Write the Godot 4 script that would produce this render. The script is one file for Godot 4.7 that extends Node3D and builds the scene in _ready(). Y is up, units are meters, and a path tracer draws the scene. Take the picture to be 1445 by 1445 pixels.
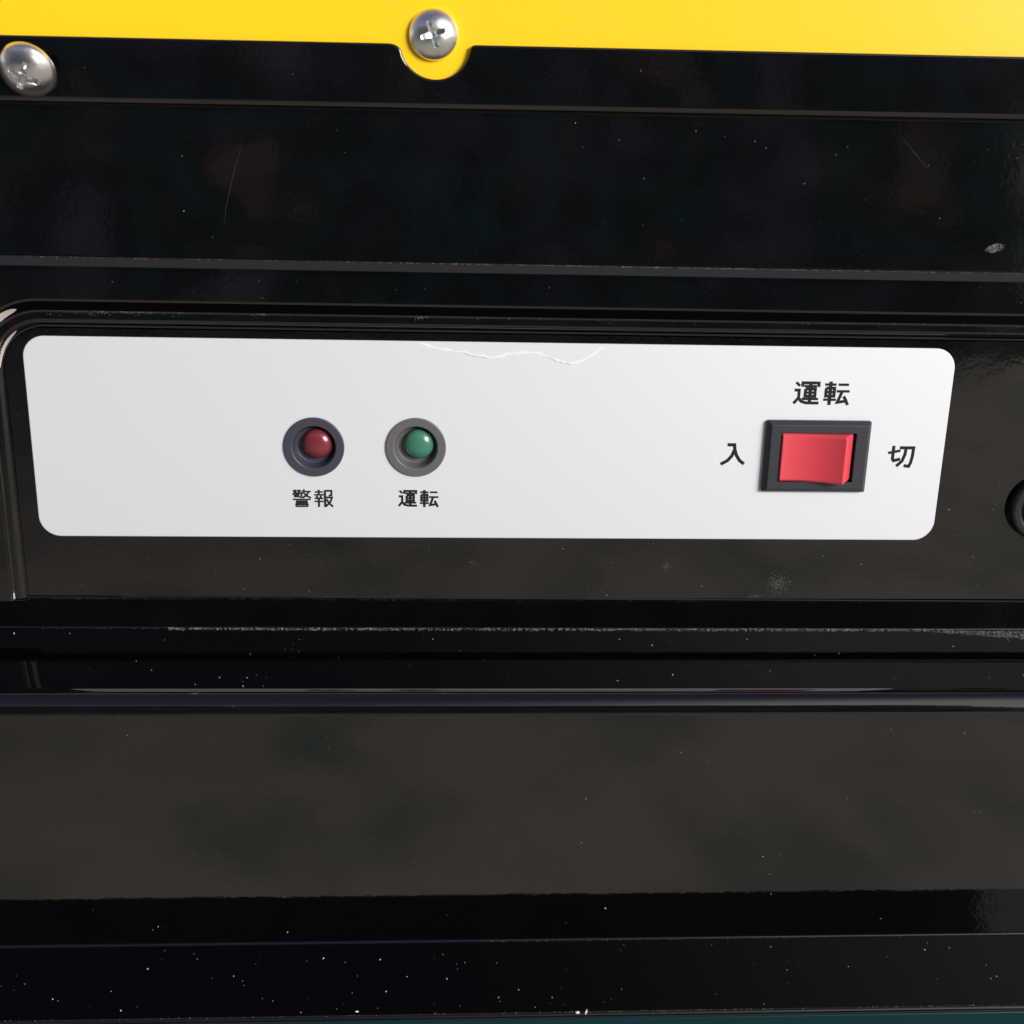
extends Node3D

# All shape helpers below take millimetres; MM turns them into metres.
const MM := 0.001
const BASE := Vector3(0, -420, -60)      # where the machine stands on the ground (mm)
const LEFT := -150.0
const RIGHT := 165.0

var machine: Node3D
var rng := RandomNumberGenerator.new()
var used := {}
var black: StandardMaterial3D
var grains: Array[Transform3D] = []


func _ready() -> void:
	# ---- camera
	var cam := Camera3D.new()
	cam.name = "camera"
	cam.transform = Transform3D(Basis(Vector3(0.99831459, 0.02284397, 0.05334906), Vector3(-0.00597631, 0.9548492, -0.29703077), Vector3(-0.05772567, 0.29621133, 0.95337642)), Vector3(-13.56553, 69.60966, 224.04346) * MM)
	cam.fov = rad_to_deg(2.0 * atan(722.5 / 1700.0))
	cam.near = 0.01
	cam.far = 60.0
	var lens := CameraAttributesPhysical.new()
	lens.frustum_focal_length = 12.0 * 1700.0 / 722.5
	lens.frustum_focus_distance = 0.236
	lens.frustum_near = 0.01
	lens.frustum_far = 60.0
	lens.exposure_aperture = 22.0
	cam.attributes = lens
	add_child(cam)
	cam.current = true
	# ---- sky
	var sky_mat := ProceduralSkyMaterial.new()
	sky_mat.sky_top_color = Color(0.29, 0.32, 0.42)
	sky_mat.sky_horizon_color = Color(0.87, 0.87, 0.885)
	sky_mat.sky_curve = 0.2
	sky_mat.sky_energy_multiplier = 1.3
	sky_mat.sun_angle_max = 56.0      # haze glowing round the sun
	sky_mat.sun_curve = 0.55
	sky_mat.ground_bottom_color = Color(0.30, 0.27, 0.24)
	sky_mat.ground_horizon_color = Color(0.45, 0.43, 0.40)
	var sky := Sky.new()
	sky.sky_material = sky_mat
	var env := Environment.new()
	env.background_mode = Environment.BG_SKY
	env.sky = sky
	env.background_energy_multiplier = 0.9
	env.tonemap_mode = Environment.TONE_MAPPER_LINEAR
	env.tonemap_exposure = 1.1
	env.sdfgi_enabled = true
	env.ssao_enabled = true
	env.ssil_enabled = true
	var we := WorldEnvironment.new()
	we.name = "world_environment"
	we.environment = env
	add_child(we)
	# ---- hazy sun, low on the right
	var sun := DirectionalLight3D.new()
	sun.name = "sun"
	sun.light_energy = 1.3
	sun.light_color = Color(1.0, 0.985, 0.965)
	sun.light_angular_distance = 25.0
	sun.shadow_enabled = true
	add_child(sun)
	sun.look_at_from_position(Vector3(0.645, 0.33, 0.69), Vector3.ZERO)

	rng.seed = 41
	make_materials()
	setting()
	machine = Node3D.new()
	machine.name = "machine"
	machine.position = BASE * MM
	add_child(machine)
	tag(machine, "black and yellow painted machine housing with a silver control plate and red rocker switch", "machine")
	housing()
	upper_parts()
	recess_and_plate()
	lower_parts()
	control_label()
	lamps()
	rocker_switch()
	wear()
	dust_and_glints()


# ------------------------------------------------------------------ naming
func tag(o: Node3D, label: String, category := "", group := "", kind := "") -> void:
	if label: o.set_meta("label", label)
	if category: o.set_meta("category", category)
	if group: o.set_meta("group", group)
	if kind: o.set_meta("kind", kind)


func numbered(called: String) -> String:
	var n: int = used.get(called, 0)
	used[called] = n + 1
	return called if n == 0 else "%s_%03d" % [called, n]


func node_at(called: String, at: Vector3, parent: Node3D) -> Node3D:
	var o := Node3D.new()
	o.name = numbered(called)
	o.position = (at - (BASE if parent == machine else Vector3.ZERO)) * MM
	parent.add_child(o, true)
	return o


# commits a SurfaceTool as one named mesh; shapes are in mm of the panel's own axes,
# origin = where the parent node stands in those axes
func obj(called: String, st: SurfaceTool, m: Material, parent: Node3D, origin := BASE) -> MeshInstance3D:
	var o := MeshInstance3D.new()
	o.name = numbered(called)
	o.mesh = st.commit()
	o.material_override = m
	o.position = -origin * MM
	parent.add_child(o, true)
	return o


# ------------------------------------------------------------------ materials
func tiled_height(n: int, tile_mm: float, layers: Array, seed_: int) -> ImageTexture:
	# float height image that repeats; layers are [feature mm, weight]
	var im := Image.create(n, n, false, Image.FORMAT_RF)
	var noises := []
	for k in layers.size():
		var f := FastNoiseLite.new()
		f.seed = seed_ + k
		f.noise_type = FastNoiseLite.TYPE_SIMPLEX
		f.frequency = 1.0 / layers[k][0]
		f.fractal_type = FastNoiseLite.FRACTAL_NONE
		noises.append(f)
	var blend := tile_mm * 0.2
	for j in n:
		for i in n:
			var x := tile_mm * i / n
			var y := tile_mm * j / n
			var bx := clampf((x - tile_mm + blend) / blend, 0, 1)
			var by := clampf((y - tile_mm + blend) / blend, 0, 1)
			var v := 0.0
			for k in layers.size():
				var f: FastNoiseLite = noises[k]
				var a := f.get_noise_2d(x, y)
				if bx > 0: a = lerpf(a, f.get_noise_2d(x - tile_mm, y), bx)
				if by > 0:
					var b := f.get_noise_2d(x, y - tile_mm)
					if bx > 0: b = lerpf(b, f.get_noise_2d(x - tile_mm, y - tile_mm), bx)
					a = lerpf(a, b, by)
				v += a * layers[k][1]
			im.set_pixel(i, j, Color(0.5 + 0.5 * v, 0, 0))
	return ImageTexture.create_from_image(im)


func paint(c: Color, rough: float, spec: float, bump: Texture2D, tile_mm: float, height_um: float) -> StandardMaterial3D:
	var m := StandardMaterial3D.new()
	m.albedo_color = c.linear_to_srgb()
	m.roughness = rough
	m.metallic_specular = spec
	if bump:
		m.uv1_triplanar = true
		m.uv1_scale = Vector3.ONE * (1000.0 / tile_mm)
		m.heightmap_enabled = true
		m.heightmap_texture = bump
		m.heightmap_scale = height_um * 1e-4
	return m


var mats := {}


func make_materials() -> void:
	var peel := tiled_height(512, 60.0, [[1.1, 0.42], [2.6, 0.55], [10.0, 1.6]], 3)
	var grit := tiled_height(256, 12.0, [[0.35, 0.7], [1.2, 0.5]], 11)
	black = paint(Color(0.0014, 0.0013, 0.0014), 0.05, 0.66, peel, 60.0, 4.0)
	mats.black = black
	mats.yellow = paint(Color(0.93, 0.56, 0.012), 0.3, 0.5, peel, 60.0, 3.0)
	mats.trim = paint(Color(0.012, 0.013, 0.016), 0.75, 0.3, grit, 12.0, 12.0)
	mats.teal = paint(Color(0.002, 0.020, 0.026), 0.3, 0.3, peel, 60.0, 3.0)
	var lb := paint(Color(0.655, 0.675, 0.715), 0.6, 0.5, grit, 12.0, 0.6)
	lb.metallic = 0.35
	mats.label = lb
	mats.torn = paint(Color(0.67, 0.685, 0.715), 0.8, 0.3, grit, 12.0, 10.0)
	mats.ink = paint(Color(0.012, 0.011, 0.015), 0.6, 0.3, null, 1.0, 0.0)
	mats.plastic_blue = paint(Color(0.038, 0.040, 0.058), 0.42, 0.5, grit, 12.0, 3.0)
	mats.plastic_grey = paint(Color(0.098, 0.096, 0.098), 0.42, 0.5, grit, 12.0, 3.0)
	mats.frame = paint(Color(0.022, 0.024, 0.033), 0.5, 0.45, grit, 12.0, 5.0)
	mats.rubber = paint(Color(0.010, 0.009, 0.009), 0.45, 0.4, grit, 12.0, 5.0)
	mats.hollow = paint(Color(0.01, 0.01, 0.011), 0.7, 0.3, null, 1.0, 0.0)
	mats.rocker = paint(Color(0.62, 0.050, 0.070), 0.42, 0.5, grit, 12.0, 2.5)
	mats.red_lens = paint(Color(0.30, 0.045, 0.066), 0.2, 0.55, null, 1.0, 0.0)
	mats.red_lens.refraction_enabled = true
	mats.red_lens.refraction_scale = 0.05
	mats.red_lens.albedo_color.a = 0.5
	mats.green_lens = paint(Color(0.085, 0.32, 0.21), 0.2, 0.55, null, 1.0, 0.0)
	mats.green_lens.refraction_enabled = true
	mats.green_lens.refraction_scale = 0.05
	mats.green_lens.albedo_color.a = 0.5
	var zinc := paint(Color(0.74, 0.74, 0.75), 0.26, 0.5, grit, 12.0, 5.0)
	zinc.metallic = 1.0
	mats.zinc = zinc
	mats.dust_and_glints = paint(Color(0.74, 0.71, 0.66), 0.9, 0.3, null, 1.0, 0.0)
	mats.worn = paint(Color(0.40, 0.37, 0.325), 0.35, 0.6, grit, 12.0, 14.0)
	mats.scratch = paint(Color(0.028, 0.028, 0.034), 0.6, 0.4, null, 1.0, 0.0)
	# ground: pale trodden soil with moss
	var gn := NoiseTexture2D.new()
	gn.width = 1024
	gn.height = 1024
	gn.seamless = true
	var fn := FastNoiseLite.new()
	fn.seed = 8
	fn.frequency = 0.006
	fn.fractal_octaves = 6
	fn.fractal_gain = 0.55
	gn.noise = fn
	var ramp := Gradient.new()
	ramp.offsets = PackedFloat32Array([0.0, 0.30, 0.50, 0.70, 1.0])
	ramp.colors = PackedColorArray([Color(0.20, 0.31, 0.22).linear_to_srgb(), Color(0.37, 0.38, 0.28).linear_to_srgb(), Color(0.54, 0.455, 0.355).linear_to_srgb(), Color(0.57, 0.49, 0.38).linear_to_srgb(), Color(0.64, 0.52, 0.43).linear_to_srgb()])
	gn.color_ramp = ramp
	var g := StandardMaterial3D.new()
	g.albedo_texture = gn
	g.roughness = 0.95
	g.uv1_triplanar = true
	g.uv1_world_triplanar = true
	g.uv1_scale = Vector3.ONE * 0.8
	mats.ground = g
	var bn := NoiseTexture2D.new()
	bn.width = 512
	bn.height = 512
	bn.seamless = true
	var fb := FastNoiseLite.new()
	fb.seed = 21
	fb.frequency = 0.02
	fb.fractal_octaves = 4
	bn.noise = fb
	var rb := Gradient.new()
	rb.offsets = PackedFloat32Array([0.0, 0.28, 0.42, 0.54, 0.66, 0.8, 1.0])
	rb.colors = PackedColorArray([Color(0.62, 0.54, 0.66).linear_to_srgb(), Color(0.30, 0.23, 0.30).linear_to_srgb(), Color(0.06, 0.055, 0.065).linear_to_srgb(), Color(0.10, 0.30, 0.26).linear_to_srgb(), Color(0.06, 0.07, 0.065).linear_to_srgb(), Color(0.55, 0.36, 0.25).linear_to_srgb(), Color(0.75, 0.60, 0.46).linear_to_srgb()])  # blotches coloured for their mirror image in the black paint
	bn.color_ramp = rb
	var b := StandardMaterial3D.new()
	b.albedo_texture = bn
	b.roughness = 1.0
	b.uv1_triplanar = true
	b.uv1_world_triplanar = true
	b.uv1_scale = Vector3(0.22, 0.2, 0.22)
	mats.bank = b


# ------------------------------------------------------------------ mesh helpers (mm)
func begin() -> SurfaceTool:
	var st := SurfaceTool.new()
	st.begin(Mesh.PRIMITIVE_TRIANGLES)
	return st


func tri(st: SurfaceTool, a: Vector3, b: Vector3, c: Vector3, na: Vector3, nb: Vector3, nc: Vector3) -> void:
	var g := (b - a).cross(c - a)
	if g.length_squared() < 1e-14:
		return
	if g.dot(na + nb + nc) > 0.0:      # front faces run clockwise
		var t := b
		b = c
		c = t
		t = nb
		nb = nc
		nc = t
	st.set_normal(na); st.add_vertex(a * MM)
	st.set_normal(nb); st.add_vertex(b * MM)
	st.set_normal(nc); st.add_vertex(c * MM)


func quad(st: SurfaceTool, a: Vector3, b: Vector3, c: Vector3, d: Vector3, na: Vector3, nb: Vector3, nc: Vector3, nd: Vector3) -> void:
	tri(st, a, b, c, na, nb, nc)
	tri(st, a, c, d, na, nc, nd)


func flat(st: SurfaceTool, a: Vector3, b: Vector3, c: Vector3, d: Vector3, n: Vector3) -> void:
	quad(st, a, b, c, d, n, n, n, n)


# a polyline with rounded corners -> [[point, normal], ...]; the normal lies right of the way
func rounded(pts: Array, radii: Array, steps := 8) -> Array:
	var out := []
	for i in pts.size():
		var p: Vector2 = pts[i]
		if i == 0 or i == pts.size() - 1:
			var d: Vector2 = (pts[1] - p if i == 0 else p - pts[i - 1]).normalized()
			out.append([p, Vector2(d.y, -d.x)])
			continue
		var d0: Vector2 = (p - pts[i - 1]).normalized()
		var d1: Vector2 = (pts[i + 1] - p).normalized()
		var n0 := Vector2(d0.y, -d0.x)
		var n1 := Vector2(d1.y, -d1.x)
		var r: float = radii[i]
		var turn := d0.angle_to(d1)
		if r <= 0.0 or absf(turn) < 0.01:
			out.append([p, n0])
			out.append([p, n1])
			continue
		var t := r * tan(absf(turn) / 2.0)
		var start := p - d0 * t
		var side := signf(turn)
		var centre := start - n0 * r * side
		for k in steps + 1:
			var a := turn * k / steps
			var n := n0.rotated(a)
			out.append([centre + n * r * side, n])
	return out


# profile in (y, z), swept along x
func extrude(st: SurfaceTool, prof: Array, x0: float, x1: float, slope := 0.0) -> void:
	var cuts := 6
	for c in cuts:
		var xa := lerpf(x0, x1, float(c) / cuts)
		var xb := lerpf(x0, x1, float(c + 1) / cuts)
		for i in prof.size() - 1:
			var p: Vector2 = prof[i][0]
			var q: Vector2 = prof[i + 1][0]
			var n: Vector2 = prof[i][1]
			var m: Vector2 = prof[i + 1][1]
			var np := Vector3(0, n.x, n.y)
			var nq := Vector3(0, m.x, m.y)
			quad(st, Vector3(xa, p.x + slope * xa, p.y), Vector3(xb, p.x + slope * xb, p.y), Vector3(xb, q.x + slope * xb, q.y), Vector3(xa, q.x + slope * xa, q.y), np, np, nq, nq)


# profile in (outwards, z) swept along a path in (x, y); outwards lies left of the path
func sweep(st: SurfaceTool, path: Array, prof: Array, closed := false, spread := [], taper := false) -> void:
	var n := path.size()
	var outs := []
	var widen := []
	for i in n:
		var a: Vector2 = path[(i - 1 + n) % n] if (closed or i > 0) else path[i]
		var b: Vector2 = path[(i + 1) % n] if (closed or i < n - 1) else path[i]
		var d0: Vector2 = (path[i] - a).normalized() if a != path[i] else (b - path[i]).normalized()
		var d1: Vector2 = (b - path[i]).normalized() if b != path[i] else d0
		var d := (d0 + d1).normalized()
		outs.append(Vector2(-d.y, d.x))
		widen.append(1.0 / maxf(0.5, d.dot(d0)))
	for i in (n if closed else n - 1):
		var j := (i + 1) % n
		for k in prof.size() - 1:
			var v := []
			for pair in [[i, k], [j, k], [j, k + 1], [i, k + 1]]:
				var p: Vector2 = prof[pair[1]][0]
				var m: Vector2 = prof[pair[1]][1]
				if taper:
					var mid: Vector2 = prof[prof.size() / 2][0]
					p = mid + (p - mid) * (0.12 + 0.88 * sqrt(sin(PI * pair[0] / (n - 1.0))))
				if not spread.is_empty():
					var wide: float = lerpf(1.0, 0.3, spread[pair[0]])
					var tall: float = lerpf(1.0, 0.26, spread[pair[0]])
					p.y = (p.y + 0.3) * tall - 0.3
					m.y /= tall
					if p.x > 1.9:
						p.x = 1.9 + (p.x - 1.9) * wide
						m.x /= wide
					m = m.normalized()
				var o: Vector2 = outs[pair[0]]
				var at: Vector2 = path[pair[0]] + o * p.x * widen[pair[0]]
				v.append(Vector3(at.x, at.y, p.y))
				v.append(Vector3(o.x * m.x, o.y * m.x, m.y))
			quad(st, v[0], v[2], v[4], v[6], v[1], v[3], v[5], v[7])


func arc(c: Vector2, r: float, a0: float, a1: float, steps: int) -> Array:
	var out := []
	for k in steps + 1:
		out.append(c + Vector2.from_angle(deg_to_rad(lerpf(a0, a1, float(k) / steps))) * r)
	return out


func face(st: SurfaceTool, outline: Array, z: float) -> void:
	var pts := PackedVector2Array()
	for p in outline:
		if pts.is_empty() or pts[-1].distance_to(p) > 0.001:
			pts.append(p)
	if pts[0].distance_to(pts[-1]) < 0.001:
		pts.remove_at(pts.size() - 1)
	var ids := Geometry2D.triangulate_polygon(pts)
	if ids.is_empty():
		push_warning("outline could not be filled")
	var n := Vector3(0, 0, 1)
	for t in range(0, ids.size(), 3):
		var a := pts[ids[t]]
		var b := pts[ids[t + 1]]
		var c := pts[ids[t + 2]]
		tri(st, Vector3(a.x, a.y, z), Vector3(b.x, b.y, z), Vector3(c.x, c.y, z), n, n, n)


# profile of [(radius, z), normal] turned round an axis
func lathe(st: SurfaceTool, prof: Array, c: Vector3, seg := 64) -> void:
	for s in seg:
		var a := Vector2.from_angle(TAU * s / seg)
		var b := Vector2.from_angle(TAU * (s + 1) / seg)
		for k in prof.size() - 1:
			var p: Vector2 = prof[k][0]
			var q: Vector2 = prof[k + 1][0]
			var n: Vector2 = prof[k][1]
			var m: Vector2 = prof[k + 1][1]
			quad(st, c + Vector3(a.x * p.x, a.y * p.x, p.y), c + Vector3(b.x * p.x, b.y * p.x, p.y), c + Vector3(b.x * q.x, b.y * q.x, q.y), c + Vector3(a.x * q.x, a.y * q.x, q.y),
				Vector3(a.x * n.x, a.y * n.x, n.y), Vector3(b.x * n.x, b.y * n.x, n.y), Vector3(b.x * m.x, b.y * m.x, m.y), Vector3(a.x * m.x, a.y * m.x, m.y))


func box(st: SurfaceTool, lo: Vector3, hi: Vector3) -> void:
	for ax in 3:
		for s in [0, 1]:
			var n := Vector3.ZERO
			n[ax] = 1.0 if s else -1.0
			var u := (ax + 1) % 3
			var w := (ax + 2) % 3
			var v := []
			for k in [[0, 0], [1, 0], [1, 1], [0, 1]]:
				var p := Vector3.ZERO
				p[ax] = hi[ax] if s else lo[ax]
				p[u] = hi[u] if k[0] else lo[u]
				p[w] = hi[w] if k[1] else lo[w]
				v.append(p)
			flat(st, v[0], v[1], v[2], v[3], n)


# ------------------------------------------------------------------ setting
func setting() -> void:
	var st := begin()
	var n := Vector3.UP
	var y := -421.0
	flat(st, Vector3(-30000, y, -30000), Vector3(30000, y, -30000), Vector3(30000, y, 30000), Vector3(-30000, y, 30000), n)
	var gr := obj("ground", st, mats.ground, self, Vector3.ZERO)
	tag(gr, "", "", "", "structure")
	# unseen bank added in front of the machine to darken its reflections
	st = begin()
	var f := FastNoiseLite.new()
	f.seed = 5
	f.frequency = 0.0016
	var nx := 90
	var nz := 26
	var P := []
	for j in nz + 1:
		var row := []
		for i in nx + 1:
			var u := float(i) / nx
			var v := float(j) / nz
			var ang := deg_to_rad(lerpf(-80.0, 29.5, u))
			var dist := 3000.0 + 2600.0 * v
			var h := 3100.0 * pow(v, 0.62) * smoothstep(1.0, 0.95, u)
			var p := Vector3(sin(ang) * dist, -430.0 + h, cos(ang) * dist)
			p += Vector3(f.get_noise_3d(p.x * 2, p.y * 2, 3.0), 0.6 * f.get_noise_3d(p.z * 2, p.x * 2, 9.0), f.get_noise_3d(p.y * 2, p.z * 2, 31.0)) * 420.0 * v
			row.append(p)
		P.append(row)
	for j in nz:
		for i in nx:
			var a: Vector3 = P[j][i]
			var b: Vector3 = P[j][i + 1]
			var c: Vector3 = P[j + 1][i + 1]
			var d: Vector3 = P[j + 1][i]
			var nn := (b - a).cross(d - a).normalized()
			if nn.z > 0: nn = -nn
			flat(st, a, b, c, d, nn)
	var bk := obj("added_bank", st, mats.bank, self, Vector3.ZERO)
	tag(bk, "", "", "", "structure")


# ------------------------------------------------------------------ machine
func housing() -> void:
	var st := begin()
	box(st, Vector3(LEFT, -420, -200), Vector3(RIGHT, 210, -12))
	obj("housing", st, mats.hollow, machine)
	for x in [LEFT - 1.5, RIGHT]:
		st = begin()
		box(st, Vector3(x, -420, -200), Vector3(x + 1.5, 210, 1.4))
		obj("side_panel", st, black, machine)


const TILT := 0.0064   # the upper sheets sit a third of a degree off level


func upper_parts() -> void:
	# yellow sheet, lying behind the notched black one
	var st := begin()
	var prof := rounded([Vector2(209, -8), Vector2(209, 3.3), Vector2(77.8, 3.3), Vector2(77.8, -3)], [0, 2.0, 0.5, 0])
	extrude(st, prof, LEFT, RIGHT, TILT)
	obj("yellow_panel", st, mats.yellow, machine)
	# black sheet with the notch round the yellow tab
	var top := func(x: float) -> float: return 84.72 + TILT * x
	var path := [Vector2(LEFT, top.call(LEFT))]
	for k in 12:
		var x := lerpf(LEFT, -23.4, (k + 1) / 12.0)
		path.append(Vector2(x, top.call(x)))
	var c := Vector2(-15.2, 85.0)
	var p0 := Vector2(-23.4, top.call(-23.4))
	var p1 := Vector2(-21.0, top.call(-21.0))
	var p2 := c + Vector2.from_angle(deg_to_rad(203.0)) * 6.05
	for k in range(1, 9):
		var t := k / 8.0
		path.append(p0 * (1 - t) * (1 - t) + p1 * 2 * t * (1 - t) + p2 * t * t)
	path.append_array(arc(c, 6.05, 206.0, 348.0, 34))
	var q0 := c + Vector2.from_angle(deg_to_rad(351.0)) * 6.05
	var q1 := Vector2(-9.1, top.call(-9.1))
	var q2 := Vector2(-8.3, top.call(-8.3))
	for k in range(0, 7):
		var t := k / 6.0
		path.append(q0 * (1 - t) * (1 - t) + q1 * 2 * t * (1 - t) + q2 * t * t)
	for k in 12:
		var x := lerpf(-8.3, RIGHT, (k + 1) / 12.0)
		path.append(Vector2(x, top.call(x)))
	st = begin()
	var edge := rounded([Vector2(-0.42, 4.5), Vector2(0, 4.5), Vector2(0, 3.35)], [0, 0.4, 0], 8)
	for e in edge: e[1] = -e[1]
	sweep(st, path, edge)
	var inner := []
	for i in path.size():
		var a: Vector2 = path[maxi(i - 1, 0)]
		var b: Vector2 = path[mini(i + 1, path.size() - 1)]
		var d0: Vector2 = (path[i] - a).normalized() if i > 0 else (b - path[i]).normalized()
		var d1: Vector2 = (b - path[i]).normalized() if i < path.size() - 1 else d0
		var d := (d0 + d1).normalized()
		inner.append(path[i] - Vector2(-d.y, d.x) * 0.42 / maxf(0.5, d.dot(d0)))
	var bottom := 76.0
	var fz := Vector3(0, 0, 1)
	var last: Vector2 = inner[0]
	for i in range(1, inner.size()):
		var p: Vector2 = inner[i]
		if p.x <= last.x + 0.001:
			continue
		flat(st, Vector3(last.x, last.y, 4.5), Vector3(p.x, p.y, 4.5), Vector3(p.x, bottom + TILT * p.x, 4.5), Vector3(last.x, bottom + TILT * last.x, 4.5), fz)
		last = p
	# its rolled lower edge
	extrude(st, rounded([Vector2(bottom, 4.5), Vector2(74.0, 4.5), Vector2(73.7, 2.2)], [0, 1.5, 0], 10), LEFT, RIGHT, TILT)
	obj("upper_panel", st, black, machine)
	# flat black front below it
	st = begin()
	extrude(st, rounded([Vector2(77, 1.0), Vector2(75, 2.4), Vector2(47.4, 2.4), Vector2(46.4, 0.6)], [0, 0.6, 0.6, 0], 6), LEFT, RIGHT, 0.002)
	obj("front_panel", st, black, machine)
	# matt strip along its lower edge
	st = begin()
	extrude(st, rounded([Vector2(47.82, 2.0), Vector2(47.82, 4.9), Vector2(46.3, 4.9), Vector2(46.3, 1.0)], [0, 0.22, 0.18, 0], 5), LEFT, RIGHT, 0.0005)
	obj("edge_trim", st, mats.trim, machine)
	# two screws
	var head := screw_head()
	var s := MeshInstance3D.new()
	s.mesh = head
	s.material_override = mats.zinc
	s.name = numbered("screw")
	s.transform = Transform3D(Basis(Vector3(0, 0, 1), deg_to_rad(18.0)).scaled(Vector3.ONE * 0.93), (Vector3(-15.55, 86.15, 3.3) - BASE) * MM)
	machine.add_child(s, true)
	tag(s, "zinc cross-head screw in the yellow tab")
	var t := s.duplicate()
	t.name = numbered("screw")
	t.transform = Transform3D(Basis.from_euler(Vector3(deg_to_rad(27.0), deg_to_rad(-5.0), 0)) * Basis(Vector3(0, 0, 1), deg_to_rad(-28.0)).scaled(Vector3.ONE * 1.03), (Vector3(-83.3, 78.75, 5.5) - BASE) * MM)
	machine.add_child(t, true)
	tag(t, "tilted zinc cross-head screw in the black sheet at the upper left corner")


func screw_head() -> ArrayMesh:
	# dome of 9.2 mm with a worn cross recess, as one height field with a rolled rim
	var R := 4.6
	var H := 2.75
	var rings := 74
	var seg := 150
	var f := FastNoiseLite.new()
	f.seed = 77
	f.frequency = 0.9
	var height := func(p: Vector2) -> float:
		var r := p.length()
		var z := 0.6 + (H - 0.6) * (1.0 - pow(r / R, 2.5) * 0.98)
		if r > R * 0.93: z -= 0.6 * pow((r / R - 0.93) / 0.07, 2.0)
		var cut := 0.0
		for k in 2:
			var u := absf(p.x if k == 0 else p.y)
			var w := absf(p.y if k == 0 else p.x) + 0.06 * f.get_noise_2d(p.x * 3, p.y * 3 + 50.0 * k)
			var half := 0.56 - 0.06 * u
			var side := 1.0 - smoothstep(half - 0.09, half + 0.04, w)
			var deep := (1.9 - 0.42 * u) * (1.0 - smoothstep(2.05, 2.4, u))
			cut = maxf(cut, side * deep)
		cut = maxf(cut, 2.2 * (1.0 - smoothstep(0.3, 0.95, r)))
		return z - cut + 0.015 * f.get_noise_2d(p.x, p.y)
	var st := begin()
	var V := []
	for i in rings + 1:
		var row := []
		var t := float(i) / rings
		var r := R * (t * 0.62 / 0.72 if t < 0.72 else 0.62 + (t - 0.72) / 0.28 * 0.38)
		for s in seg:
			var p := Vector2.from_angle(TAU * s / seg) * r
			row.append(Vector3(p.x, p.y, height.call(p) if i < rings else 0.0))
		V.append(row)
	var normal := func(p: Vector3) -> Vector3:
		var e := 0.03
		var q := Vector2(p.x, p.y)
		if q.length() > R - 0.05: return Vector3(q.x, q.y, 0.6).normalized()
		return Vector3(height.call(q - Vector2(e, 0)) - height.call(q + Vector2(e, 0)), height.call(q - Vector2(0, e)) - height.call(q + Vector2(0, e)), 2 * e).normalized()
	var N := []
	for row in V:
		var out := []
		for p in row: out.append(normal.call(p))
		N.append(out)
	for i in rings:
		for s in seg:
			var t := (s + 1) % seg
			quad(st, V[i][s], V[i][t], V[i + 1][t], V[i + 1][s], N[i][s], N[i][t], N[i + 1][t], N[i + 1][s])
	return st.commit()


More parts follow.
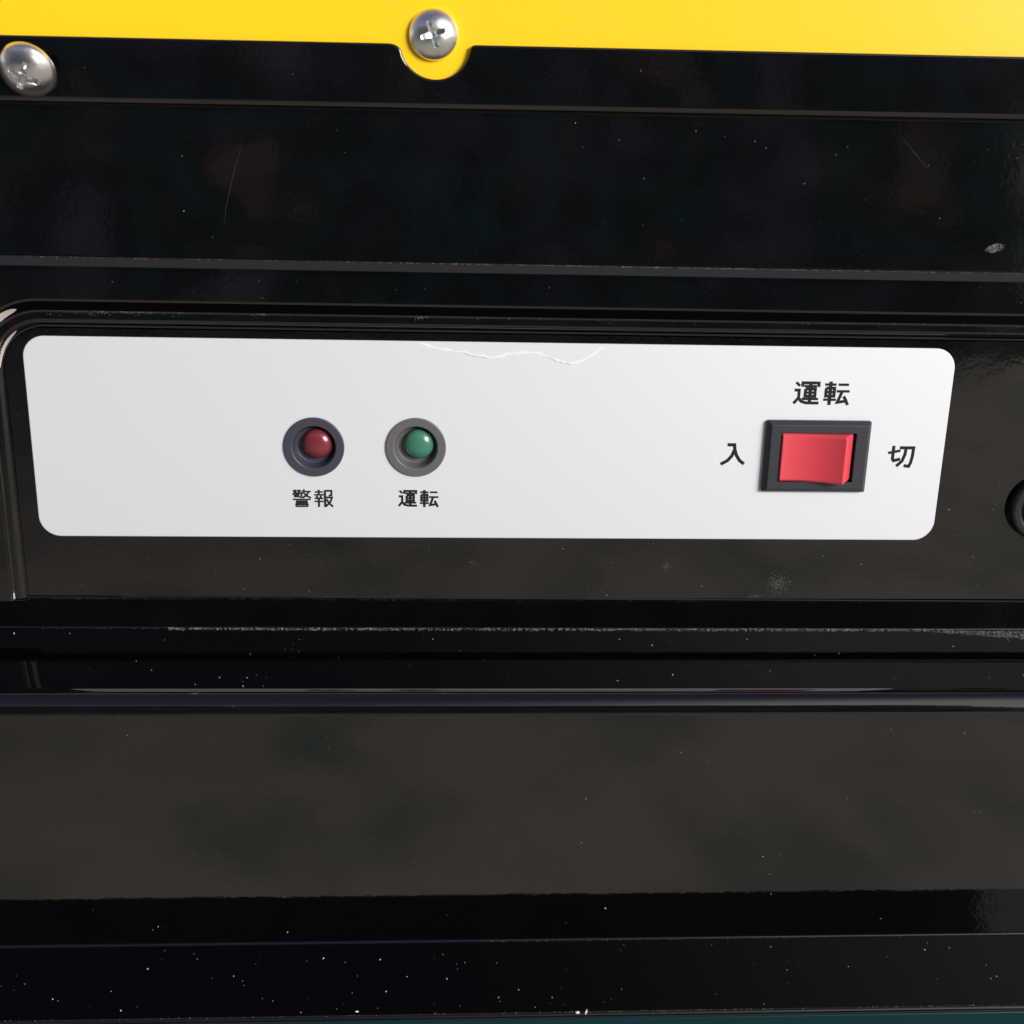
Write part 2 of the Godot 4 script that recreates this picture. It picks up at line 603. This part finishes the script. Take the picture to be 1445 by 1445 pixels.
func recess_and_plate() -> void:
	# stepped rim of the recess: up the left side, round two corners, down the right side
	var x0 := -94.2
	var x1 := 124.0
	var y1 := 34.8
	var path := []
	for k in 10: path.append(Vector2(x0, lerpf(-18.6, y1 - 8.0, k / 9.0)))
	path.pop_back()
	path.append_array(arc(Vector2(x0 + 8.0, y1 - 8.0), 8.0, 180, 90, 24))
	for k in range(1, 16): path.append(Vector2(lerpf(x0 + 8.0, x1 - 14.0, k / 16.0), y1))
	path.append_array(arc(Vector2(x1 - 14.0, y1 - 14.0), 14.0, 90, 0, 20))
	for k in range(1, 8): path.append(Vector2(x1, lerpf(y1 - 14.0, -25.3, k / 7.0)))
	var prof := rounded([Vector2(-0.2, -0.3), Vector2(0.35, -0.3), Vector2(1.35, 1.42), Vector2(3.1, 1.28), Vector2(5.3, 2.95), Vector2(12.6, 2.95)], [0, 0.5, 0.8, 0.8, 0.9, 0], 10)
	for e in prof: e[1] = Vector2(-e[1].x, -e[1].y) if e[1].y < 0 else e[1]
	var spread := []                    # the step runs farther out along the sides than along the top
	for p in path:
		spread.append(1.0 - smoothstep(24.0, 33.5, p.y) if p.x < 0 else 0.0)
	var st := begin()
	sweep(st, path, prof, false, spread)
	# the flat flange outside the rim
	var o := 12.6
	var n := Vector3(0, 0, 1)
	flat(st, Vector3(LEFT, -18.6, 0.5), Vector3(x0 - 2.5, -18.6, 0.5), Vector3(x0 - 2.5, 36, 0.5), Vector3(LEFT, 36, 0.5), n)
	flat(st, Vector3(x1 + 5.4, -26, 2.99), Vector3(RIGHT, -26, 2.99), Vector3(RIGHT, 50, 2.99), Vector3(x1 + 5.4, 50, 2.99), n)
	var rim_part := obj("recess_rim", st, black, machine)
	st = begin()
	extrude(st, rounded([Vector2(-18.4, 0.47), Vector2(-18.62, 0.47), Vector2(-18.62, -1.6)], [0, 0.1, 0], 4), LEFT, x0 - 0.25)
	obj("rim_foot", st, black, rim_part, Vector3.ZERO).position = Vector3.ZERO
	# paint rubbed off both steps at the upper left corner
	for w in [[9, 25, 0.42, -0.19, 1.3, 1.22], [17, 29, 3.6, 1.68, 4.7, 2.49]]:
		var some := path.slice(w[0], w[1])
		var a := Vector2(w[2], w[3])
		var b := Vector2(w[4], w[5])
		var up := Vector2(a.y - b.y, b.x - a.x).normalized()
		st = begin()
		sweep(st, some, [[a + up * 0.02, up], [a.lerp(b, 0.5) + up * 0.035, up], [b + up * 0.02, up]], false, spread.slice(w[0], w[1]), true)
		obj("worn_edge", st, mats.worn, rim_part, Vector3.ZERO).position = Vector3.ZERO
	# plate that carries the controls, its lower edge standing proud of the wall behind;
	# cut round the two lamps (pieces meet on the lamps' centre lines)
	st = begin()
	var lx := x0 - 0.3
	var rx := x1 + 0.3
	pierced(st, lx, rx, -18.1, y1 + 0.4, 0.0, -0.3)
	extrude(st, rounded([Vector2(-18.05, -0.3), Vector2(-18.6, -0.3), Vector2(-18.6, -1.6)], [0, 0.3, 0], 5), lx, rx, -0.004)
	flat(st, Vector3(lx, -18.6, -1.6), Vector3(lx, 35, -1.6), Vector3(lx, 35, -0.3), Vector3(lx, -18.6, -0.3), Vector3(-1, 0, 0))
	obj("mounting_plate", st, black, machine)
	# round rubber grommet at the right edge
	st = begin()
	lathe(st, flipped(rounded([Vector2(6.5, -0.3), Vector2(6.5, 1.6), Vector2(4.2, 1.6), Vector2(3.9, -2.5)], [0, 0.9, 0.8, 0], 8)), Vector3(105.6, 1.5, 0), 72)
	var gm := obj("grommet", st, mats.rubber, machine)
	tag(gm, "round black rubber grommet right of the silver plate")
	st = begin()
	lathe(st, flipped(rounded([Vector2(4.1, -0.2), Vector2(2.6, 1.0), Vector2(0.0, 1.3)], [0, 1.0, 0], 6)), Vector3(105.6, 1.5, 0), 48)
	var pl := obj("plug", st, mats.rubber, gm, Vector3.ZERO)
	pl.position = Vector3.ZERO


func flipped(prof: Array) -> Array:
	var out := []
	for e in prof: out.append([e[0], -e[1]])
	return out


const LAMPS := [Vector2(-38.0, 12.72), Vector2(-18.68, 12.83)]


# a sheet with a round hole at each lamp, filled piece by piece; rad = corner radius
func pierced(st: SurfaceTool, x0: float, x1: float, y0: float, y1: float, rad: float, z: float) -> void:
	var hole := 4.6
	var a: Vector2 = LAMPS[0]
	var b: Vector2 = LAMPS[1]
	var left := [Vector2(a.x, y1)]
	if rad > 0:
		left.append_array(arc(Vector2(x0 + rad, y1 - rad), rad, 90, 180, 16))
		left.append_array(arc(Vector2(x0 + rad, y0 + rad), rad, 180, 270, 16))
	else:
		left.append_array([Vector2(x0, y1), Vector2(x0, y0)])
	left.append(Vector2(a.x, y0))
	left.append_array(arc(a, hole, 270, 90, 24))
	face(st, left, z)
	var mid := [Vector2(a.x, y1)]
	mid.append_array(arc(a, hole, 90, -90, 24))
	mid.append_array([Vector2(a.x, y0), Vector2(b.x, y0)])
	mid.append_array(arc(b, hole, 270, 90, 24))
	mid.append(Vector2(b.x, y1))
	face(st, mid, z)
	var right := [Vector2(b.x, y1)]
	right.append_array(arc(b, hole, 90, -90, 24))
	right.append(Vector2(b.x, y0))
	if rad > 0:
		right.append_array(arc(Vector2(x1 - rad, y0 + rad), rad, -90, 0, 16))
		right.append_array(arc(Vector2(x1 - rad, y1 - rad), rad, 0, 90, 16))
	else:
		right.append_array([Vector2(x1, y0), Vector2(x1, y1)])
	face(st, right, z)


const FALL := 0.1139   # both ledges slope 6.5 degrees down to the front


func ledge_1(z: float) -> float: return -25.3 - FALL * (z + 1.5)
func ledge_2(z: float) -> float: return -80.4 - FALL * (z - 24.0)


func lower_parts() -> void:
	var st := begin()
	var prof := rounded([Vector2(-17.0, -1.6), Vector2(-25.3, -1.6), Vector2(ledge_1(24.0), 24.0), Vector2(-80.4, 24.0), Vector2(ledge_2(42.6), 42.6), Vector2(-84.6, 42.6)], [0, 0.5, 4.0, 0.6, 0.9, 0], 14)
	for e in prof: e[1] = Vector2(e[1].x, e[1].y)
	extrude(st, prof, LEFT, RIGHT, -0.002)
	obj("stepped_front", st, black, machine)
	st = begin()
	extrude(st, rounded([Vector2(-83.3, 36.0), Vector2(-83.3, 42.9), Vector2(-419, 42.9)], [0, 0.4, 0], 5), LEFT, RIGHT, -0.002)
	obj("lower_cover", st, mats.teal, machine)


func control_label() -> void:
	var root := node_at("control_label", Vector3(-3.1, 13.9, 0), machine)
	tag(root, "silver control plate with black lettering, torn at its top edge")
	var O := Vector3(-3.1, 13.9, 0)
	var st := begin()
	pierced(st, -90.6 + 0.12, 84.45 - 0.12, -5.4 + 0.12, 33.15 - 0.12, 3.88, 0.0)
	var out := []
	out.append_array(arc(Vector2(-86.6, 29.15), 4.0, 180, 90, 16))
	out.append_array(arc(Vector2(80.45, 29.15), 4.0, 90, 0, 16))
	out.append_array(arc(Vector2(80.45, -1.4), 4.0, 0, -90, 16))
	out.append_array(arc(Vector2(-86.6, -1.4), 4.0, -90, -180, 16))
	var rim := rounded([Vector2(-0.12, 0.0), Vector2(0.0, -0.1), Vector2(0.0, -0.3)], [0, 0, 0])
	for e in rim: e[1] = -e[1]
	sweep(st, out, rim, true)
	obj("plate", st, mats.label, root, O)
	# printed words
	var I := glyphs()
	word(root, O, [I.un, I.ten], -22.1, 4.35, 3.62, 3.45, 0.52, 0.50)
	word(root, O, [I.kei, I.hou], -42.4, 4.3, 3.62, 3.5, 0.55, 0.42)
	word(root, O, [I.un, I.ten], 53.5, 26.55, 5.05, 4.6, 0.8, 0.66)
	word(root, O, [I.iri], 40.2, 14.15, 4.95, 4.3, 0.0, 0.74)
	word(root, O, [I.kiri], 73.25, 14.15, 5.3, 4.45, 0.0, 0.72)
	# the torn paper at the top edge
	st = begin()
	var low := [Vector2(-18.3, 32.85), Vector2(-15.6, 32.0), Vector2(-13.2, 31.5), Vector2(-11.4, 31.15), Vector2(-9.5, 31.0), Vector2(-7.6, 30.55), Vector2(-6.4, 30.5), Vector2(-5.0, 30.0), Vector2(-3.9, 30.3), Vector2(-2.9, 30.2), Vector2(-1.7, 30.85), Vector2(0.8, 31.15), Vector2(3.4, 31.25), Vector2(5.2, 30.8), Vector2(7.4, 29.9), Vector2(9.4, 29.4), Vector2(11.0, 29.2), Vector2(13.0, 30.0), Vector2(15.0, 31.2), Vector2(16.6, 32.6)]
	var fine := []
	for i in low.size() - 1:
		for k in 4:
			var p: Vector2 = low[i].lerp(low[i + 1], k / 4.0)
			fine.append(p + Vector2(0, rng.randf_range(-0.13, 0.13)))
	fine.append(low[-1])
	var nz := Vector3(0, 0, 1)
	for i in fine.size() - 1:
		var a: Vector2 = fine[i]
		var b: Vector2 = fine[i + 1]
		var lift := 0.03 + 0.15 * maxf(exp(-pow((a.x + 7.5) / 4.5, 2.0)), exp(-pow((a.x - 9.0) / 3.2, 2.0)))
		var na := Vector3(0.15, -0.55, 0.82)
		var wa := 0.15 + 0.4 * absf(sin(a.x * 0.9 + 0.6))      # the lifted lip fades back into the face
		var wb := 0.15 + 0.4 * absf(sin(b.x * 0.9 + 0.6))
		var ta := Vector2(a.x, minf(a.y + wa, 33.0))
		var tb := Vector2(b.x, minf(b.y + wb, 33.0))
		var up := Vector3(0, 0.25, 0.97)
		quad(st, Vector3(a.x, a.y, 0.001), Vector3(b.x, b.y, 0.001), Vector3(b.x, b.y + 0.02, lift), Vector3(a.x, a.y + 0.02, lift), na, na, na, na)
		quad(st, Vector3(a.x, a.y + 0.02, lift), Vector3(b.x, b.y + 0.02, lift), Vector3(tb.x, tb.y, 0.003), Vector3(ta.x, ta.y, 0.003), up, up, nz, nz)
	var te := obj("torn_edge", st, mats.torn, root, O)
	tag(te, "torn white paper edge at the top of the silver plate")
	for line in [[Vector2(0.9, 30.4), Vector2(2.6, 28.5), Vector2(4.4, 26.7), Vector2(6.0, 25.2)], [Vector2(-63.6, 32.4), Vector2(-62.6, 31.4), Vector2(-61.9, 30.9)], [Vector2(-64.0, 31.2), Vector2(-61.2, 31.9)], [Vector2(-82.3, 8.6), Vector2(-82.8, 6.9)]]:
		st = begin()
		ribbon(st, line, 0.12, 0.008, true)
		obj("scratch", st, mats.torn, root, O)


# ribbon of given width along points, mitred, lying at height z
func ribbon(st: SurfaceTool, pts: Array, width: float, z: float, taper := false) -> void:
	var n := Vector3(0, 0, 1)
	var L := []
	var Rr := []
	for i in pts.size():
		var p: Vector2 = pts[i]
		var d0: Vector2 = (p - pts[i - 1]).normalized() if i > 0 else (pts[i + 1] - p).normalized()
		var d1: Vector2 = (pts[i + 1] - p).normalized() if i < pts.size() - 1 else d0
		var d := (d0 + d1).normalized()
		var w := width * 0.5 / maxf(0.45, d.dot(d0))
		if taper and (i == 0 or i == pts.size() - 1): w *= 0.15
		L.append(p + Vector2(-d.y, d.x) * w)
		Rr.append(p - Vector2(-d.y, d.x) * w)
	for i in pts.size() - 1:
		var a: Vector2 = L[i]
		var b: Vector2 = L[i + 1]
		var c: Vector2 = Rr[i + 1]
		var e: Vector2 = Rr[i]
		flat(st, Vector3(a.x, a.y, z), Vector3(b.x, b.y, z), Vector3(c.x, c.y, z), Vector3(e.x, e.y, z), n)


func word(root: Node3D, O: Vector3, chars: Array, x: float, top: float, w: float, h: float, gap: float, stroke: float) -> void:
	var st := begin()
	var z := 0.012
	for ch in chars:
		for s in ch:
			var pts := []
			for k in range(0, s.size(), 2):
				pts.append(Vector2(x + w * s[k] / 100.0, top - h * s[k + 1] / 100.0))
			# rows of type are a little thinner across than down, as in a gothic face
			var flatness := absf((pts[-1] - pts[0]).normalized().x) if pts.size() == 2 else 0.4
			ribbon(st, pts, stroke * (1.0 - 0.26 * flatness), z)
			z += 0.0015
		x += w + gap
	obj("lettering", st, mats.ink, root, O)


func glyphs() -> Dictionary:
	return {
		"iri": [[26, 6, 54, 6, 56, 26, 64, 54, 78, 78, 97, 95], [55, 30, 46, 58, 30, 80, 4, 97]],
		"kiri": [[2, 36, 48, 25], [21, 3, 21, 62, 26, 71, 50, 63], [44, 12, 96, 12, 95, 50, 91, 80, 85, 96, 66, 93], [68, 13, 66, 42, 58, 72, 38, 96]],
		"un": [[7, 5, 23, 20], [3, 38, 21, 38, 21, 70, 3, 95], [20, 70, 32, 86, 52, 92, 100, 92], [33, 24, 33, 7, 95, 7, 95, 24], [40, 21, 88, 21], [45, 33, 83, 33, 83, 63, 45, 63, 45, 33], [45, 48, 83, 48], [33, 75, 97, 75], [64, 10, 64, 89]],
		"ten": [[3, 13, 47, 13], [9, 28, 41, 28, 41, 62, 9, 62, 9, 28], [9, 45, 41, 45], [1, 77, 50, 77], [25, 0, 25, 100], [55, 13, 95, 13], [50, 41, 100, 41], [71, 43, 63, 68, 56, 88, 90, 82], [79, 62, 88, 78, 97, 99]],
		"kei": [[2, 9, 50, 9], [16, 1, 16, 17], [36, 1, 36, 17], [14, 16, 3, 32], [10, 22, 49, 22, 48, 44, 38, 45], [14, 30, 33, 30, 33, 41, 14, 41, 14, 30], [64, 0, 53, 24], [61, 12, 99, 12], [87, 13, 76, 34, 53, 48], [62, 20, 76, 37, 99, 48], [3, 57, 97, 57], [18, 67, 82, 67], [18, 76, 82, 76], [20, 99, 20, 86, 80, 86, 80, 99], [20, 97, 80, 97]],
		"hou": [[4, 14, 47, 14], [25, 1, 25, 32], [1, 30, 51, 30], [13, 35, 18, 48], [38, 35, 32, 48], [3, 51, 49, 51], [1, 68, 51, 68], [25, 50, 25, 100], [58, 4, 58, 100], [58, 7, 92, 7, 92, 32, 78, 34], [58, 45, 95, 45, 85, 72, 60, 98], [66, 55, 78, 78, 100, 98]],
	}


func lamps() -> void:
	var kinds := [["red warning lamp in a dark blue-grey bezel", mats.plastic_blue, mats.red_lens], ["green running lamp in a warm grey bezel", mats.plastic_grey, mats.green_lens]]
	for k in 2:
		var c: Vector2 = LAMPS[k]
		var C := Vector3(c.x, c.y, 0)
		var root := node_at("indicator_lamp", C, machine)
		tag(root, kinds[k][0])
		var st := begin()
		lathe(st, flipped(rounded([Vector2(5.76, 0.0), Vector2(5.76, 0.42), Vector2(4.12, 0.42), Vector2(3.6, -1.9), Vector2(2.0, -1.9)], [0, 0.22, 0.28, 0.3, 0], 7)), Vector3.ZERO, 96)
		obj("bezel", st, kinds[k][1], root, Vector3.ZERO)
		st = begin()
		var prof := [[Vector2(0.0, -1.85), Vector2(0, -1)], [Vector2(2.85, -1.85), Vector2(0, -1)], [Vector2(2.85, -1.85), Vector2(1, 0)], [Vector2(2.85, -1.2), Vector2(1, 0)]]
		for j in 19:
			var a := Vector2.from_angle(PI / 2 * j / 18.0)
			prof.append([Vector2(2.85 * a.x, -1.2 + 1.65 * a.y), Vector2(a.x / 2.85, a.y / 1.65).normalized()])
		lathe(st, prof, Vector3(0.62, 0.45, 0), 72)
		obj("lens", st, kinds[k][2], root, Vector3.ZERO)


func rocker_switch() -> void:
	var O := Vector3(58.95, 11.9, 0)
	var root := node_at("rocker_switch", O, machine)
	tag(root, "red rocker switch in a dark grey frame, its right end raised")
	var st := begin()
	var x0 := 48.75
	var x1 := 69.2
	var y0 := 4.75
	var y1 := 18.98
	var r := 0.35
	var rings := []                      # [inset, z, normal outwards, normal z]
	for e in [[0.0, 0.0, 1.0, 0.0], [0.0, 0.72, 1.0, 0.0], [0.05, 0.82, 0.8, 0.6], [0.68, 1.52, 0.7, 0.71], [0.78, 1.6, 0.25, 0.97], [0.86, 1.6, 0.0, 1.0], [1.1, 1.6, 0.0, 1.0]]:
		var rr := maxf(r - e[0], 0.04)
		var ring := []
		for c in [[x0, y1, 1, -1, 180], [x1, y1, -1, -1, 90], [x1, y0, -1, 1, 0], [x0, y0, 1, 1, -90]]:
			for k in 7:
				var a := Vector2.from_angle(deg_to_rad(c[4] - 15.0 * k))
				ring.append([Vector3(c[0] + c[2] * (e[0] + rr) + a.x * rr, c[1] + c[3] * (e[0] + rr) + a.y * rr, e[1]), Vector3(a.x * e[2], a.y * e[2], e[3]).normalized()])
		rings.append(ring)
	for i in rings.size() - 1:
		for k in 28:
			var j := (k + 1) % 28
			quad(st, rings[i][k][0], rings[i][j][0], rings[i + 1][j][0], rings[i + 1][k][0], rings[i][k][1], rings[i][j][1], rings[i + 1][j][1], rings[i + 1][k][1])
	# top ring round the opening
	var a0 := 51.45
	var a1 := 66.25
	var b0 := 6.95
	var b1 := 16.75
	var X0 := x0 + 1.1
	var X1 := x1 - 1.1
	var Y0 := y0 + 1.1
	var Y1 := y1 - 1.1
	var n := Vector3(0, 0, 1)
	for q in [[X0, Y0, a0, Y1], [a1, Y0, X1, Y1], [a0, b1, a1, Y1], [a0, Y0, a1, b0]]:
		flat(st, Vector3(q[0], q[1], 1.6), Vector3(q[2], q[1], 1.6), Vector3(q[2], q[3], 1.6), Vector3(q[0], q[3], 1.6), n)
	flat(st, Vector3(a0, b0, 0.1), Vector3(a0, b1, 0.1), Vector3(a0, b1, 1.6), Vector3(a0, b0, 1.6), Vector3(1, 0, 0))
	flat(st, Vector3(a1, b0, 0.1), Vector3(a1, b1, 0.1), Vector3(a1, b1, 1.6), Vector3(a1, b0, 1.6), Vector3(-1, 0, 0))
	flat(st, Vector3(a0, b0, 0.1), Vector3(a1, b0, 0.1), Vector3(a1, b0, 1.6), Vector3(a0, b0, 1.6), Vector3(0, 1, 0))
	flat(st, Vector3(a0, b1, 0.1), Vector3(a1, b1, 0.1), Vector3(a1, b1, 1.6), Vector3(a0, b1, 1.6), Vector3(0, -1, 0))
	obj("frame", st, mats.frame, root, O)
	st = begin()
	flat(st, Vector3(a0, b0, 0.1), Vector3(a1, b0, 0.1), Vector3(a1, b1, 0.1), Vector3(a0, b1, 0.1), n)
	obj("well", st, mats.hollow, root, O)
	# rocker: hollowed top, left end pressed, right end up
	st = begin()
	var top := []                       # (x, z) along the length, left to right
	top.append(Vector2(51.62, 0.2))
	top.append(Vector2(51.62, 1.55))
	var line := [Vector2(51.62, 0.15), Vector2(51.62, 2.05)]
	for k in range(1, 15):
		var t := k / 14.0
		var x := lerpf(52.0, 63.45, t)
		line.append(Vector2(x, 1.95 - 0.5 * t + 3.15 * pow(t, 2.2)))
	line.append(Vector2(65.75, 1.0))
	line.append(Vector2(65.9, 0.15))
	var radii := []
	for i in line.size(): radii.append(0.28 if i == 1 else (0.3 if i == 15 else 0.0))
	var pr := rounded(line, radii, 6)
	# smooth the normals along the hollow
	var sect := []
	for e in pr: sect.append([e[0], -e[1]])
	for i in range(1, sect.size() - 1):
		if sect[i][0].x > 52.05 and sect[i][0].x < 63.0:
			var x: float = sect[i][0].x
			var t := (x - 52.0) / 11.45
			var slope := (-0.5 + 3.15 * 2.2 * pow(maxf(t, 0.001), 1.2)) / 11.45
			sect[i][1] = Vector2(-slope, 1).normalized()
	var cross := rounded([Vector2(0, -3), Vector2(0, -0.42), Vector2(0.42, 0), Vector2(1.2, 0)], [0, 0.15, 0.15, 0], 4)
	var ya := b0 + 0.14
	var yb := b1 - 0.14
	var rows := []                       # [y, dz, normal y, normal z]
	for e in cross: rows.append([ya + e[0].x, e[0].y, -absf(e[1].x), absf(e[1].y)])
	for k in range(cross.size() - 1, -1, -1): rows.append([yb - cross[k][0].x, cross[k][0].y, absf(cross[k][1].x), absf(cross[k][1].y)])
	for i in rows.size() - 1:
		for k in sect.size() - 1:
			var v := []
			for pair in [[i, k], [i, k + 1], [i + 1, k + 1], [i + 1, k]]:
				var row: Array = rows[pair[0]]
				var e: Array = sect[pair[1]]
				v.append(Vector3(e[0].x, row[0], maxf(e[0].y + row[1], 0.12)))
				v.append(Vector3(e[1].x * row[3], row[2], e[1].y * row[3]).normalized())
			quad(st, v[0], v[2], v[4], v[6], v[1], v[3], v[5], v[7])
	var rk := obj("rocker", st, mats.rocker, root, O)
	tag(rk, "red rocker of the switch")


func wear() -> void:
	# hairline scratches in the black paint
	var st := begin()
	for e in [[2.43, [Vector2(-48.6, 68.2), Vector2(-50.5, 62.5), Vector2(-52.0, 57.0), Vector2(-52.6, 53.5)]], [2.43, [Vector2(68.0, 71.5), Vector2(71.0, 68.5), Vector2(74.2, 65.4)]],
		[24.03, [Vector2(-41.6, -58.6), Vector2(-43.1, -59.8), Vector2(-43.8, -61.6), Vector2(-44.2, -63.6)]], [24.03, [Vector2(-64.0, -61.2), Vector2(-63.1, -60.4)]], [-0.26, [Vector2(-91.6, 17.6), Vector2(-92.6, 18.2), Vector2(-93.4, 18.5)]]]:
		st = begin()
		ribbon(st, e[1], 0.06, e[0], true)
		obj("scratch", st, mats.scratch, machine)


# ------------------------------------------------------------------ dust, and reflections drawn in grains
func grain(p: Vector3, size: float) -> void:
	var b := Basis.from_euler(Vector3(rng.randf() * TAU, rng.randf() * TAU, rng.randf() * TAU))
	b = b * Basis.from_scale(Vector3(size, size * rng.randf_range(0.4, 0.9), size * rng.randf_range(0.3, 0.7)))
	grains.append(Transform3D(b, p * MM))


func size_() -> float:
	return 0.05 + 0.15 * pow(rng.randf(), 3.0)


func dust_and_glints() -> void:
	var x := 0.0
	# line of dust in the corner behind the upper ledge
	for i in 1500:
		var t := rng.randf()
		x = lerpf(-68.0, 112.0, t)
		var wide := 0.22 + (1.0 if x > 88 else 0.0) * (x - 88.0) * 0.10
		var z := -1.35 + absf(rng.randfn(0.0, wide))
		grain(Vector3(x, ledge_1(z) - 0.002 * x + 0.03 + (rng.randf() * 0.25 if z < -1.1 else 0.0), z), rng.randf_range(0.04, 0.12))
	for i in 60:
		x = rng.randf_range(-95.0, -68.0)
		grain(Vector3(x, ledge_1(-1.2) - 0.002 * x + 0.03, -1.3), rng.randf_range(0.02, 0.05))
	for i in 700:
		x = 107.0 - absf(rng.randfn(0.0, 9.0))
		var z := -1.2 + rng.randf() * maxf(0.2, (x - 84.0) * 0.16)
		grain(Vector3(x, ledge_1(z) - 0.002 * x + 0.03, z), rng.randf_range(0.02, 0.08))
	# loose specks on the two ledges and the front between them
	for i in 80:
		x = rng.randf_range(-105, 110)
		var z := rng.randf_range(0.0, 20.0)
		grain(Vector3(x, ledge_1(z) - 0.002 * x + 0.04, z), size_())
	for i in 115:
		x = rng.randf_range(-105, 110)
		var z := rng.randf_range(25.0, 42.0)
		grain(Vector3(x, ledge_2(z) - 0.002 * x + 0.04, z), size_() * 1.25)
	for i in 60:
		grain(Vector3(rng.randf_range(-100, 108), rng.randf_range(-78, -33), 24.03), size_() * 0.9)
	# faint line in the corner behind the lower ledge
	for i in 420:
		x = rng.randf_range(-4, 62) if i % 3 else rng.randf_range(-20, 106)
		grain(Vector3(x, ledge_2(24.3) - 0.002 * x + rng.randf() * 0.1, 24.2 + absf(rng.randfn(0, 0.12))), rng.randf_range(0.02, 0.055))
	# along the front lip
	for i in 420:
		x = rng.randf_range(-105, 110)
		if i % 2: x = 30.0 + rng.randfn(0, 8.0) if i % 4 == 1 else 90.0 + rng.randfn(0, 22.0)
		grain(Vector3(x, ledge_2(42.0) - 0.002 * x + 0.02, 41.9 + rng.randf() * 0.35), rng.randf_range(0.02, 0.07))
	grain(Vector3(11.6, ledge_2(42.0), 42.1), 0.5)
	grain(Vector3(13.2, ledge_2(42.0), 42.1), 0.7)
	grain(Vector3(-28.5, ledge_2(41.0) + 0.1, 41.2), 0.4)
	# worn upper edge of the matt strip
	for i in 800:
		x = rng.randf_range(-105, 110)
		if i % 2: x = 40.0 + rng.randfn(0, 35.0)
		grain(Vector3(x, 47.88 + 0.0005 * x, rng.randf_range(4.3, 4.85)), rng.randf_range(0.02, 0.085))
	# specks on the upright faces
	for i in 90:
		grain(Vector3(rng.randf_range(20, 95) if i % 2 else rng.randf_range(-100, 100), rng.randf_range(49, 73) if i % 3 else rng.randf_range(68, 72), 2.42), size_() * 0.7)
	for i in 22:
		grain(Vector3(rng.randf_range(-75, 100), rng.randf_range(75, 83), 4.52), size_() * 0.6)
	for i in 60:
		grain(Vector3(rng.randf_range(-92, 100), rng.randf_range(-18, -6), -0.28), size_() * 0.7)
	for i in 14:
		grain(Vector3(rng.randf_range(86, 98), rng.randf_range(-5, 30), -0.28), size_() * 0.7)
	# smears in the groove of the rim
	for s in [[-77.0, 9.0, 170], [-66.0, 8.0, 110], [-47.0, 1.6, 50], [-18.0, 1.8, 60], [12.0, 30.0, 60], [70.0, 25.0, 60]]:
		for i in s[2]:
			x = s[0] + rng.randfn(0, 1.0) * s[1] * 0.5
			grain(Vector3(x, 38.1 + rng.randfn(0, 0.35), 1.36), rng.randf_range(0.03, 0.08))
	for i in 40:
		grain(Vector3(rng.randf_range(-80, 95), rng.randf_range(41, 45.5), 3.02), size_() * 0.6)
	# reflection patch drawn in grains under the switch, smudges round it and in the bead of the upper ledge
	for s in [[54.2, -14.9, 1.3, 1.1, 420], [31.1, -11.4, 0.6, 0.5, 60], [-7.8, -10.8, 0.5, 0.6, 45], [49.6, -17.6, 0.8, 0.25, 50]]:
		for i in s[4]:
			grain(Vector3(s[0] + rng.randfn(0, s[2]), minf(s[1] + rng.randfn(0, s[3]), -6.5), -0.29), rng.randf_range(0.02, 0.05))
	for s in [[-92.0, 1.2], [-90.5, 0.5], [-85.5, 1.6], [-71.5, 1.0], [-69.3, 1.5], [-66.2, 1.2], [-64.0, 1.5], [-60.5, 1.8], [-57.5, 1.4]]:
		for i in 34:
			x = s[0] + rng.randfn(0, 0.22)
			var a := deg_to_rad(rng.randf_range(10.0, 46.0))
			grain(Vector3(x, -32.0 + 4.0 * sin(a) + 0.25, 20.0 + 4.0 * cos(a)), rng.randf_range(0.02, 0.045))
	for i in 260:  # soft highlight mirrored in the front panel, drawn as pale grains
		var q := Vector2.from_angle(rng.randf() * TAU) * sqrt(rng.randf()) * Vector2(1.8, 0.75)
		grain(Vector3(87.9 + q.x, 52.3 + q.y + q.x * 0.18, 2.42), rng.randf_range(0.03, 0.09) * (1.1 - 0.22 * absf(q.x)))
	for i in 70:
		x = -51.5 + rng.randfn(0, 0.9)
		grain(Vector3(x, -30.2 + rng.randfn(0, 0.22), 23.6), rng.randf_range(0.02, 0.05))
	var st := begin()
	var o := [Vector3(1, 0, 0), Vector3(0, 1, 0), Vector3(-0.8, 0.1, 0), Vector3(0.1, -0.9, 0), Vector3(0, 0.2, 1), Vector3(0.2, 0, -0.8)]
	for f in [[0, 1, 4], [1, 2, 4], [2, 3, 4], [3, 0, 4], [1, 0, 5], [2, 1, 5], [3, 2, 5], [0, 3, 5]]:
		var nn: Vector3 = (o[f[0]] + o[f[1]] + o[f[2]]).normalized()
		tri(st, o[f[0]], o[f[1]], o[f[2]], nn, nn, nn)
	var mm := MultiMesh.new()
	mm.transform_format = MultiMesh.TRANSFORM_3D
	mm.mesh = st.commit()
	mm.instance_count = grains.size()
	for i in grains.size():
		mm.set_instance_transform(i, grains[i])
	var mi := MultiMeshInstance3D.new()
	mi.name = "dust_and_glints"
	mi.multimesh = mm
	mi.material_override = mats.dust_and_glints
	add_child(mi, true)
	tag(mi, "pale dusty specks and lint lying on the black panels, some grains drawn as reflections", "dust_and_glints", "", "stuff")
